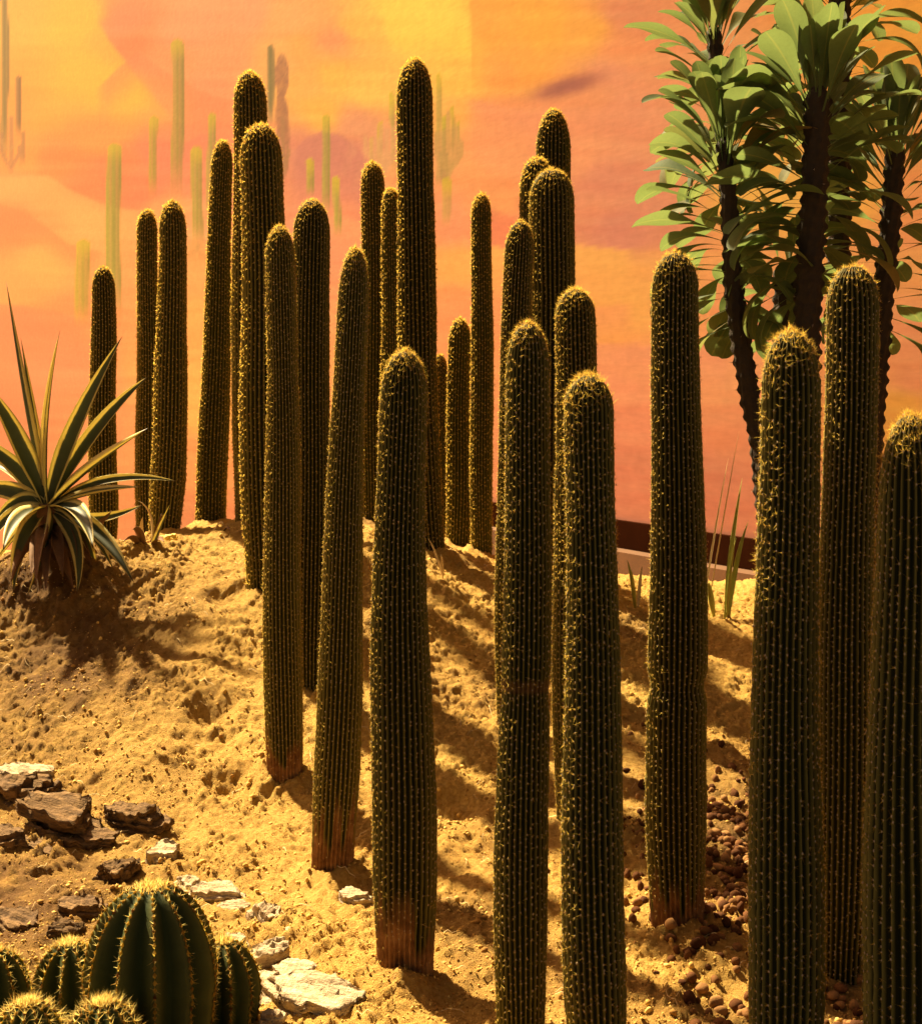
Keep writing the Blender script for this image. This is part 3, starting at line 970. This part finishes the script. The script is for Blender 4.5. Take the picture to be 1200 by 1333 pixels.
LEAVES = [leaf_mesh(1.0, w, dr, f, 40 + k) for k, (w, dr, f) in enumerate(
    ((0.27, 0.25, 0.25), (0.31, 0.6, 0.2), (0.27, 1.0, 0.3), (0.33, 1.4, 0.25), (0.24, -0.15, 0.35), (0.36, 0.8, 0.15), (0.30, 1.8, 0.3)))]


def trunk_points(path, d):
    pts = np.array([[(x - CX) / F * d, d, EYE - (y - HZ) / F * d] for x, y in path])
    k = np.linspace(0, len(pts) - 1, 9 * (len(pts) - 1) + 1)
    out = np.stack([np.interp(k, np.arange(len(pts)), pts[:, c]) for c in range(3)], -1)
    for _ in range(6):
        out[1:-1] = 0.25 * out[:-2] + 0.5 * out[1:-1] + 0.25 * out[2:]
    return out


def euphorbia(label, path, d, w0, w1, nleaf, low, size, spread=1.0, seed=1):
    rg = random.Random(seed)
    rs = np.random.default_rng(seed)
    base_x = (path[0][0] - CX) / F * d
    z0 = Gz(base_x, d)
    pts = trunk_points(path, d)
    pts[0, 2] = z0 - 0.04
    ln = np.concatenate([[0], np.cumsum(np.linalg.norm(np.diff(pts, axis=0), axis=1))])
    nt = int(ln[-1] / 0.0085)
    t = np.linspace(0, ln[-1], nt)
    C = np.stack([np.interp(t, ln, pts[:, c]) for c in range(3)], -1)
    u = t / ln[-1]
    rad = (w0 + (w1 - w0) * u) / 2 / F * d
    rad = rad * (1 - 0.6 * sst(0.985, 1.0, u)) * (0.72 + 0.28 * sst(0.0, 0.5, u))
    root = empty('leafy_euphorbia', (base_x, d, z0), label, 'succulent tree', 'leafy euphorbia trunks')
    na = 30
    th = np.arange(na) * 2 * math.pi / na
    # spiralled rows of tubercles
    arms = 8
    ph = th[None, :] * arms - t[:, None] * 34
    pz = t[:, None] * 150 + th[None, :] * 0
    bump = np.clip(np.cos(ph), 0, 1) ** 1.5 * np.clip(0.55 + 0.45 * np.cos(pz), 0, 1)
    rr = rad[:, None] * (0.84 + 0.32 * bump)
    V = np.stack([C[:, None, 0] + rr * np.cos(th), C[:, None, 1] + rr * np.sin(th), np.broadcast_to(C[:, None, 2], rr.shape)], -1)
    org = np.array([base_x, d, z0])
    i = np.arange(nt * na).reshape(nt, na)
    j = np.roll(i, -1, 1)
    Fq = np.stack([i[:-1], j[:-1], j[1:], i[1:]], -1).reshape(-1, 4)
    cap = i[-1][None, :]
    mobj('trunk', mesh_np('trunk', V.reshape(-1, 3) - org, [Fq, cap], M['trunk'], True), root)
    pk = np.argwhere((bump > 0.93) & (rs.random(bump.shape) < 0.28))
    P = V[pk[:, 0], pk[:, 1]] - org
    N = np.stack([np.cos(th[pk[:, 1]]), np.sin(th[pk[:, 1]]), 0 * pk[:, 0]], -1)
    P = np.concatenate([P, P, P])
    D = np.concatenate([N, N, N]) + rs.normal(size=P.shape) * 0.6
    D /= np.linalg.norm(D, axis=1)[:, None]
    Vs, Fs = tri_spines(P, D, rs.uniform(0.006, 0.014, len(P)), np.full(len(P), 0.0018))
    tag(mobj('thorns', mesh_np('thorns', Vs, Fs, M['thorn'], False), root), kind='stuff')
    for k in range(nleaf):
        f = (k + 0.5) / nleaf                       # 0 top .. 1 lowest leaf
        s = ln[-1] - low * f ** 1.5
        c = np.array([np.interp(s, ln, pts[:, q]) for q in range(3)])
        r0 = np.interp(s, t, rad)
        azm = k * 2.39996 + rg.uniform(-0.35, 0.35)
        elev = math.radians(np.interp(f, [0, 0.15, 0.35, 0.6, 1.0], [84, 72, 52, 22, -16]) + rg.uniform(-14, 14))
        hd = np.array([math.cos(azm), math.sin(azm), 0])
        if f > 0.3 and hd[1] < -0.55:
            continue
        dirv = Vector((hd[0] * math.cos(elev), hd[1] * math.cos(elev), math.sin(elev)))
        upv = Vector((-hd[0] * math.sin(elev), -hd[1] * math.sin(elev), math.cos(elev)))
        side = upv.cross(dirv)
        if f < 0.22:
            mi = rg.choice((0, 4, 0, 1))
        elif f < 0.6:
            mi = rg.choice((1, 2, 5, 3))
        else:
            mi = rg.choice((2, 3, 6, 5))
        Lf = size * rg.uniform(0.72, 1.15) * np.interp(f, [0, 0.1, 0.5, 1], [0.75, 1.0, 1.05, 0.85]) * spread
        roll = rg.uniform(-0.5, 0.5)
        m3 = Matrix((dirv, side, upv)).transposed() @ Matrix.Rotation(roll, 3, 'X')
        o = bpy.data.objects.new('leaf', LEAVES[mi])
        o.matrix_local = Matrix.Translation(Vector(c - org + hd * r0 * 0.8)) @ m3.to_4x4() @ Matrix.Diagonal((Lf, Lf * rg.uniform(0.9, 1.15), Lf, 1))
        link(o, root)
    return root


euphorbia('leafy succulent trunk curving down past the gap beside the pinched cactus', ((1012, 760), (1004, 630), (976, 520), (953, 380), (950, 270), (941, 178)), 4.30, 36, 20, 130, 0.60, 0.27, 1.0, 3)
euphorbia('slim leafy succulent trunk rising behind the curved one', ((1000, 740), (985, 560), (962, 420), (945, 230), (928, 30)), 4.62, 26, 20, 104, 0.58, 0.27, 1.0, 5)
euphorbia('thickest black trunk crowned by an upright leaf rosette, behind the two tufted cacti', ((1045, 760), (1048, 500), (1052, 380), (1060, 250), (1065, 112)), 4.22, 42, 34, 138, 0.64, 0.285, 1.0, 8)
euphorbia('tilted leafy trunk beyond the tall cactus under the leaves', ((1125, 760), (1138, 520), (1150, 380), (1160, 280), (1166, 186)), 4.50, 34, 26, 118, 0.62, 0.275, 1.0, 13)
euphorbia('short leafless looking stub trunk edged with pale thorns between two taller trunks', ((1020, 760), (1019, 560), (1021, 440), (1024, 345)), 4.66, 38, 34, 16, 0.26, 0.20, 0.8, 21)
euphorbia('tallest leafy trunk standing behind the thick black one', ((1085, 760), (1090, 500), (1092, 250), (1094, -70)), 4.85, 34, 28, 108, 0.68, 0.28, 1.0, 34)


# ------------------------------------------------------------------ agave and other strap-leaved plants
def strap_leaf(p0, p1, p2, width, roll, mat, parent, name='leaf', chan=0.28, thick=0.10, belly=0.35, seg=16):
    """tapering leaf along a quadratic curve p0-p1-p2, hollowed along its face"""
    p0, p1, p2 = (np.array(p, float) for p in (p0, p1, p2))
    t = np.linspace(0, 1, seg)
    C = ((1 - t) ** 2)[:, None] * p0 + (2 * t * (1 - t))[:, None] * p1 + (t ** 2)[:, None] * p2
    T = np.gradient(C, axis=0)
    T /= np.linalg.norm(T, axis=1)[:, None]
    hz = np.array([p2[0] - p0[0], p2[1] - p0[1], 0])
    hz /= np.linalg.norm(hz) + 1e-9
    sd0 = np.cross([0, 0, 1.0], hz)
    w = width * (0.50 + 0.50 * sst(0, belly, t)) * np.clip(1 - np.clip((t - belly) / (1 - belly), 0, 1) ** 1.9, 0.012, 1)
    cv = np.array([-1, -0.72, -0.36, 0, 0.36, 0.72, 1.0])
    V, ed, tp = [], [], []
    for k in range(seg):
        sd = sd0 - T[k] * sd0.dot(T[k])
        sd /= np.linalg.norm(sd)
        nn = np.cross(T[k], sd)
        if nn[2] < -0.2 and abs(T[k][2]) < 0.9:
            nn = -nn
        c, s = math.cos(roll), math.sin(roll)
        sd, nn = sd * c + nn * s, nn * c - sd * s
        for v in cv:
            V.append(C[k] + sd * v * w[k] / 2 + nn * chan * w[k] * (v * v - 0.4))
            ed.append(abs(v)); tp.append(t[k])
        for v in cv[::-1][1:-1]:
            V.append(C[k] + sd * v * w[k] / 2 + nn * (chan * w[k] * (v * v - 0.4) - thick * w[k] * (1 - v * v)))
            ed.append(abs(v)); tp.append(t[k])
    m = 12
    i = np.arange(seg * m).reshape(seg, m)
    j = np.roll(i, -1, 1)
    Fq = np.stack([i[:-1], j[:-1], j[1:], i[1:]], -1).reshape(-1, 4)
    caps = np.array([i[0][::-1], i[-1]])
    return mobj(name, mesh_np(name, np.array(V), [Fq, caps], mat, True, {'edge': np.array(ed), 'tip': np.array(tp)}), parent)


def agave():
    d0 = 4.62
    cx, cy = 62, 656
    X = (cx - CX) / F * d0
    z0 = Gz(X, d0)
    org = np.array([X, d0, z0])
    root = empty('agave', tuple(org), 'large agave rosette with dark green leaves edged in yellow', 'agave')
    core = np.array(at(cx, cy, d0)) - org
    # stem
    n = 14
    th = np.arange(n) * 2 * math.pi / n
    rows = [(-0.05, 0.03), (0.05, 0.028), (core[2] - 0.05, 0.045), (core[2], 0.03)]
    V = np.concatenate([np.stack([np.cos(th) * r, np.sin(th) * r, np.full(n, z)], -1) for z, r in rows])
    i = np.arange(len(V)).reshape(-1, n)
    j = np.roll(i, -1, 1)
    mobj('stem', mesh_np('stem', V, [np.stack([i[:-1], j[:-1], j[1:], i[1:]], -1).reshape(-1, 4), i[-1][None]], M['dry'], True), root)
    # tip px, tip py, depth offset, curve control (fraction along, lift px), width px, roll
    leaves = [
        (8, 366, 0.10, (30, 560), 26, 0.9), (27, 440, 0.25, (38, 560), 22, 0.7), (78, 430, -0.05, (50, 560), 33, 1.3), (159, 438, 0.08, (80, 560), 30, 1.0),
        (193, 490, 0.05, (120, 545), 34, 0.9), (193, 557, -0.12, (110, 598), 34, 0.8), (232, 627, -0.05, (140, 612), 24, 0.7), (183, 634, -0.2, (115, 640), 26, 0.7),
        (186, 657, 0.14, (115, 700), 30, 0.6), (174, 758, -0.22, (120, 672), 34, 0.5), (121, 714, -0.36, (108, 640), 34, 0.3), (34, 780, -0.25, (62, 690), 40, 0.9),
        (-14, 690, -0.12, (20, 640), 34, -0.7), (-40, 640, 0.05, (10, 618), 34, -0.8), (-48, 560, 0.05, (12, 590), 34, -0.9), (-18, 500, -0.06, (22, 570), 32, -1.0),
        (-30, 730, -0.2, (15, 660), 34, -0.6), (4, 716, -0.36, (20, 650), 34, 0.2),
        (-30, 600, 0.35, (20, 600), 28, -0.4),
        (148, 742, -0.05, (112, 664), 28, 0.5), (-20, 752, 0.05, (20, 664), 30, -0.5), (18, 772, -0.18, (18, 676), 28, -0.3), (100, 774, -0.2, (112, 676), 28, 0.4), (126, 756, 0.0, (120, 668), 26, 0.4),
    ]
    for tx, ty, dy, (mx, my), wpx, roll in leaves:
        tip = np.array(at(tx, ty, d0 + dy)) - org
        mid = np.array(at(mx, my, d0 + dy * 0.45)) - org + np.array([rnd.uniform(-0.02, 0.02), rnd.uniform(-0.05, 0.05), rnd.uniform(-0.035, 0.03)])
        roll += rnd.uniform(-0.35, 0.35)
        wpx *= rnd.uniform(0.8, 1.15)
        strap_leaf(core + np.array([0, 0, -0.01]), mid, tip, 0.74 * wpx / F * d0, roll, M['agave'], root)
    for tx, ty, dy, mx, my, wpx in ((82, 752, -0.25, 78, 690, 20), (100, 742, -0.16, 90, 680, 22), (40, 752, -0.30, 55, 690, 24), (14, 760, -0.2, 34, 690, 22), (146, 664, 0.05, 118, 706, 18), (120, 738, -0.05, 100, 690, 20), (60, 770, -0.34, 62, 700, 18),
                                      (52, 772, -0.2, 54, 690, 20), (96, 768, -0.2, 76, 694, 18), (66, 772, 0.02, 66, 690, 22), (46, 764, -0.38, 54, 676, 16)):
        strap_leaf(core + np.array([0, 0, -0.08]), np.array(at(mx, my, d0 + dy * 0.5)) - org, np.array(at(tx, ty, d0 + dy)) - org, wpx / F * d0, 0.5, M['dry'], root, 'dry_leaf', chan=0.5)


agave()


def small_plant(name, label, cat, px, d, blades, group=None):
    X = (px - CX) / F * d
    z0 = Gz(X, d)
    org = np.array([X, d, z0])
    root = empty(name, tuple(org), label, cat, group)
    for tx, ty, dy, mx, my, wpx, mat, bx in blades:
        b = np.array([(bx - CX) / F * d, d, Gz((bx - CX) / F * d, d) - 0.01]) - org
        strap_leaf(b, np.array(at(mx, my, d + dy * 0.5)) - org, np.array(at(tx, ty, d + dy)) - org, wpx / F * d, 0.6, M[mat], root, 'blade', chan=0.3, seg=10)
    return root


small_plant('withered_agave_pup', 'small withered agave pup with curled brown leaves by the yellow stone', 'agave', 190, 4.85, (
    (222, 655, -0.05, 205, 690, 12, 'agave', 195), (180, 652, 0.02, 206, 664, 8, 'straw', 196), (172, 690, -0.1, 180, 680, 10, 'dry', 190), (210, 668, 0.1, 204, 700, 9, 'dry', 193),
    (186, 672, 0.05, 180, 690, 8, 'straw', 188), (160, 706, -0.12, 172, 690, 10, 'dry', 186), (214, 706, -0.14, 205, 692, 10, 'dry', 196)))
small_plant('grass_tuft', 'green grass blades growing at the crest before the dark painted recess', 'grass', 950, 4.75, (
    (966, 622, 0, 950, 720, 9, 'grass', 944), (974, 678, 0.1, 955, 730, 7, 'grass', 948), (922, 758, -0.05, 924, 766, 8, 'grass', 930), (958, 700, -0.1, 950, 740, 6, 'grass', 946)), 'grass tufts on the crest')
small_plant('dry_stalk', 'thin pale dry stalk leaning beside the grass blades', 'stalk', 916, 4.80, ((948, 596, 0, 930, 690, 3.5, 'straw', 914), (962, 560, 0.05, 944, 660, 2.0, 'straw', 920)))
small_plant('grass_tuft', 'short green shoots on the crest between the flat topped cactus and the pinched one', 'grass', 828, 4.80, (
    (816, 728, 0, 822, 750, 7, 'grass', 826), (836, 736, 0.05, 832, 752, 5, 'straw', 830), (822, 742, -0.1, 824, 760, 6, 'grass', 828)), 'grass tufts on the crest')
small_plant('dry_twig', 'curved dead twig lying on the sand crest before the olive cactus', 'twig', 282, 5.0, ((292, 684, -0.02, 286, 672, 5, 'straw', 276), (300, 692, -0.05, 296, 680, 4, 'dry', 290)))
small_plant('dry_stick', 'white broken stick poking from the sand beside the tallest cactus', 'stick', 574, 4.72, ((557, 701, 0, 566, 712, 5, 'straw', 577), (574, 722, -0.05, 575, 726, 4, 'straw', 577)))


# ------------------------------------------------------------------ stones
ICO = {}


def ico(sub):
    if sub == 0:                                    # crumb: a bare octahedron
        return (np.array([[1, 0, 0], [0, 1, 0], [-1, 0, 0], [0, -1, 0], [0, 0, 1], [0, 0, -1]], float),
                np.array([[0, 1, 4], [1, 2, 4], [2, 3, 4], [3, 0, 4], [1, 0, 5], [2, 1, 5], [3, 2, 5], [0, 3, 5]]))
    if sub not in ICO:
        import bmesh
        bm = bmesh.new()
        bmesh.ops.create_icosphere(bm, subdivisions=sub, radius=1.0)
        ICO[sub] = (np.array([v.co[:] for v in bm.verts]), np.array([[v.index for v in f.verts] for f in bm.faces]))
        bm.free()
    return ICO[sub]


def rock(label, px, py, wpx, hpx, d, yaw, tilt, mat='rock', name='rock', flat=0.3, deep=0.7, seed=0, group='flat stones on the sand'):
    """flaky slab: ragged plates of one stone stacked on each other, edges stepped"""
    rs = np.random.default_rng(seed + 100)
    V0, F0 = ico(4)
    nl = 4 if mat == 'rock' else 3
    sx = wpx / F * d / 2 / 0.8
    cuts = []
    for _ in range(9):
        a_ = rs.uniform(0, 6.283)
        cuts.append((np.array([math.cos(a_), math.sin(a_), 0]), rs.uniform(0.5, 0.85)))
    VV, FF, off = [], [], 0
    for k in range(nl):
        V = V0.copy()
        for n, h in cuts:
            h = h + rs.uniform(-0.16, 0.10)
            ex = np.clip(V @ n - h, 0, None)
            V -= ex[:, None] * n[None, :] * 0.97
        edge = fbm(V[:, 0] * 4 + seed + k * 3, V[:, 1] * 4, 4, seed + 9 + k)
        V[:, :2] *= (1 + 0.45 * edge)[:, None]
        V[:, 2] = np.clip(V[:, 2], -0.55, 0.55)
        th_ = 1.5 / nl
        V[:, 2] = V[:, 2] * th_ + (k - (nl - 1) / 2) * th_ * 0.75
        V[:, 2] += 0.55 * fbm(V[:, 0] * 2.0 + seed, V[:, 1] * 9 + seed, 4, seed + 21) + 0.25 * fbm(V[:, 0] * 9, V[:, 1] * 9 + k, 2, seed + 23)
        g = 1.0 - 0.07 * k + rs.uniform(-0.10, 0.05)
        V = V * np.array([sx * g, sx * deep * g, sx * flat])
        V[:, :2] += rs.uniform(-0.10, 0.10, 2) * sx
        VV.append(V)
        FF.append(F0 + off)
        off += len(V)
    V, Fq = np.concatenate(VV), np.concatenate(FF)
    X = (px - CX) / F * d
    z = EYE - (py - HZ) / F * d
    o = mobj(name, mesh_np(name, V, Fq, M[mat], True), None, (X, d, z))
    o.rotation_euler = (math.radians(tilt), math.radians(rs.uniform(-8, 8)), math.radians(yaw))
    # let the stone lie in the sand under it
    o.location.z = Gz(X, d) + sx * flat * 0.25
    tag(o, label, 'stone', group)
    return o


def ground_d(px, py):
    """distance at which the sight line through a photo pixel meets the smooth ground"""
    for d in np.arange(2.05, 5.3, 0.01):
        X = (px - CX) / F * d
        if EYE - (py - HZ) / F * d <= Gz(X, d):
            return float(d)
    return 5.2


STONES = [
    ('long dark bark-like slab, uppermost of the layered pile under the pale half buried stone', 18, 1030, 112, -24, 16, 'rock', 0.30, 0.55),
    ('broad crumbling dark slab with hollow black underside', 76, 1070, 136, -12, 10, 'rock', 0.34, 0.6),
    ('streaked slab at the outer edge of the pile, below the crumbling dark one', 10, 1098, 84, -26, 12, 'rock', 0.34, 0.6),
    ('dark lump sunk in sand a little apart from the crumbling slab', 172, 1068, 84, -14, 8, 'rock', 0.36, 0.6),
    ('squarish sandy stone with pale front edge above the largest barrel cactus', 215, 1112, 52, 6, 6, 'pale_rock', 0.42, 0.8),
    ('twisted bark-like stone just behind the crown of the largest barrel cactus', 152, 1138, 56, 28, 14, 'rock', 0.5, 0.6),
    ('fallen flaky slab lying on brown soil behind the small barrel cactus', 108, 1180, 80, -18, 10, 'rock', 0.28, 0.6),
    ('ribbed bark-like slab touching the small barrel cactus', 84, 1212, 66, 20, 12, 'rock', 0.34, 0.6),
    ('dark slab in brown soil behind the outermost barrel cactus', 26, 1200, 80, -30, 6, 'rock', 0.28, 0.6),
    ('bright white slab right behind the largest barrel cactus', 272, 1162, 66, -22, 14, 'pale_rock', 0.30, 0.6),
    ('upright oval pale stone between two bright slabs', 345, 1192, 48, 70, 20, 'pale_rock', 0.45, 0.7),
    ('narrow pale shard leaning on the medium barrel cactus', 306, 1222, 50, -30, 14, 'pale_rock', 0.32, 0.5),
    ('pale pointed stone with dark shaded side near the medium barrel cactus', 352, 1244, 58, 24, 16, 'pale_rock', 0.5, 0.7),
    ('largest flat slab with a crack, tilted toward the short thick cactus', 408, 1300, 128, -17, 14, 'pale_rock', 0.26, 0.55),
    ('small flat stone resting at the foot of the leaning cactus', 455, 1166, 44, 5, 6, 'pale_rock', 0.34, 0.7),
    ('thin dark flake leaning on the uppermost layered slab', 46, 1050, 66, -35, 22, 'rock', 0.20, 0.5),
    ('splintered dark flake wedged under the broad crumbling slab', 118, 1090, 70, -8, 14, 'rock', 0.20, 0.45),
    ('narrow dark flake bridging the crumbling slab and the streaked one', 48, 1104, 76, -30, 18, 'rock', 0.18, 0.4),
    ('pale tilted slab leading from the oval stone toward the largest flat slab', 378, 1268, 62, -30, 18, 'pale_rock', 0.26, 0.5),
    ('pale chip between the bright white slab and the upright oval stone', 308, 1178, 40, 15, 10, 'pale_rock', 0.30, 0.6),
    ('thin pale slab lying just before the pale pointed stone', 330, 1276, 54, -12, 12, 'pale_rock', 0.24, 0.55),
    ('small tilted pale flake touching the upright oval stone', 374, 1212, 42, -40, 16, 'pale_rock', 0.26, 0.5),
    ('little pale pebble beside the largest flat slab', 352, 1322, 30, 10, 8, 'pale_rock', 0.5, 0.8),
    ('rounded sandy stone half buried above the layered dark slabs', 30, 1012, 62, -8, 6, 'pale_rock', 0.34, 0.7),
    ('small brown stone tucked behind the medium barrel cactus crown', 246, 1150, 34, 12, 8, 'pale_rock', 0.42, 0.8),
]
for k, (lab, px, py, w, yaw, tilt, mat, flat, deep) in enumerate(STONES):
    rock(lab, px, py, w * 1.2, 0, ground_d(px, py + 8), yaw, tilt, mat, 'stone', flat * 1.1, deep, k * 7)
rock('smooth yellow stone on the sand crest beside the withered agave pup', 222, 692, 30, 0, 4.95, 10, 0, 'yellow', 'stone', 0.6, 0.8, 300)


# ------------------------------------------------------------------ loose sand clods and clay gravel
def scatter(name, label, cat, X, Y, size, mat, sub, squash, sinkf, jit):
    V0, F0 = ico(sub)
    n = len(X)
    Z = Gr(X, Y)
    k = len(V0)
    ang = R.random(n) * 6.283
    sc = size[:, None] * R.uniform(squash, 1.25, (n, 3))
    nz = 1 + jit * R.normal(size=(n, k))
    P = V0[None] * nz[..., None] * sc[:, None, :]
    c, s = np.cos(ang)[:, None], np.sin(ang)[:, None]
    x = P[..., 0] * c - P[..., 1] * s
    y = P[..., 0] * s + P[..., 1] * c
    V = np.stack([x + X[:, None], y + Y[:, None], P[..., 2] + (Z + size * sinkf)[:, None]], -1).reshape(-1, 3)
    Fq = (F0[None] + (np.arange(n) * k)[:, None, None]).reshape(-1, 3)
    o = mobj(name, mesh_np(name, V, Fq, M[mat], True))
    return tag(o, label, cat, kind='stuff')


n = 19000
Y = 2.25 + 3.0 * R.random(n) ** 1.15
X = (R.random(n) * 2 - 1) * 0.36 * Y
keep = R.random(n) < 0.12 + 3.2 * (fbm(X * 5, Y * 5, 3, 61) + 0.08)
X, Y = X[keep], Y[keep]
scatter('sand_clods', 'loose crumbs of dry sand strewn over the bed', 'sand', X, Y, 0.0016 + 0.0056 * R.random(len(X)) ** 4, 'clod', 1, 0.6, 0.2, 0.16)
n = 56000
Y = 2.3 + 2.8 * R.random(n) ** 1.3
X = (R.random(n) * 2 - 1) * 0.35 * Y
keep = R.random(n) < 0.45 + 1.2 * fbm(X * 3, Y * 3, 3, 66)
X, Y = X[keep], Y[keep]
scatter('sand_grit', 'fine grit and crumbs covering the sand', 'sand', X, Y, 0.0012 + 0.0022 * R.random(len(X)) ** 2, 'clod', 0, 0.6, 0.3, 0.25)
n = 900
X = 0.66 + 0.17 * R.normal(size=n)
Y = 3.15 + 0.26 * R.normal(size=n)
X2 = 0.40 + 0.55 * R.random(260)
Y2 = 2.35 + 0.7 * R.random(260)
X3, Y3 = 0.70 + 0.10 * R.normal(size=90), 2.35 + 0.08 * R.normal(size=90)
X, Y = np.concatenate([X, X2, X3]), np.concatenate([Y, Y2, Y3])
scatter('clay_gravel', 'heap of round brown clay pebbles beside the pinched cactus', 'gravel', X, Y, 0.0065 + 0.006 * R.random(len(X)), 'gravel', 2, 0.6, 0.4, 0.07)


def litter():
    """straws, root hairs and spines shed on the sand"""
    V, Fq = [], []
    for _ in range(420):
        y = 2.3 + 2.9 * rnd.random()
        x = rnd.uniform(-0.34, 0.34) * y
        n_, a = 6, rnd.uniform(0, 6.28)
        ln, w = rnd.uniform(0.012, 0.07), rnd.uniform(0.0005, 0.0011)
        k0 = len(V)
        for k in range(n_):
            z = float(Gr(x, y)) + 0.002 + 0.004 * math.sin(k * 0.9)
            nx, ny = -math.sin(a) * w, math.cos(a) * w
            V += [(x + nx, y + ny, z), (x, y, z + 1.4 * w), (x - nx, y - ny, z)]
            x, y, a = x + math.cos(a) * ln / n_, y + math.sin(a) * ln / n_, a + rnd.uniform(-0.4, 0.4)
        for k in range(n_ - 1):
            b = k0 + 3 * k
            Fq += [(b, b + 3, b + 4, b + 1), (b + 1, b + 4, b + 5, b + 2)]
    tag(mobj('plant_litter', mesh_np('plant_litter', np.array(V), np.array(Fq), M['straw'], True)), 'shed straws and root hairs strewn over the sand', 'litter', kind='stuff')


litter()
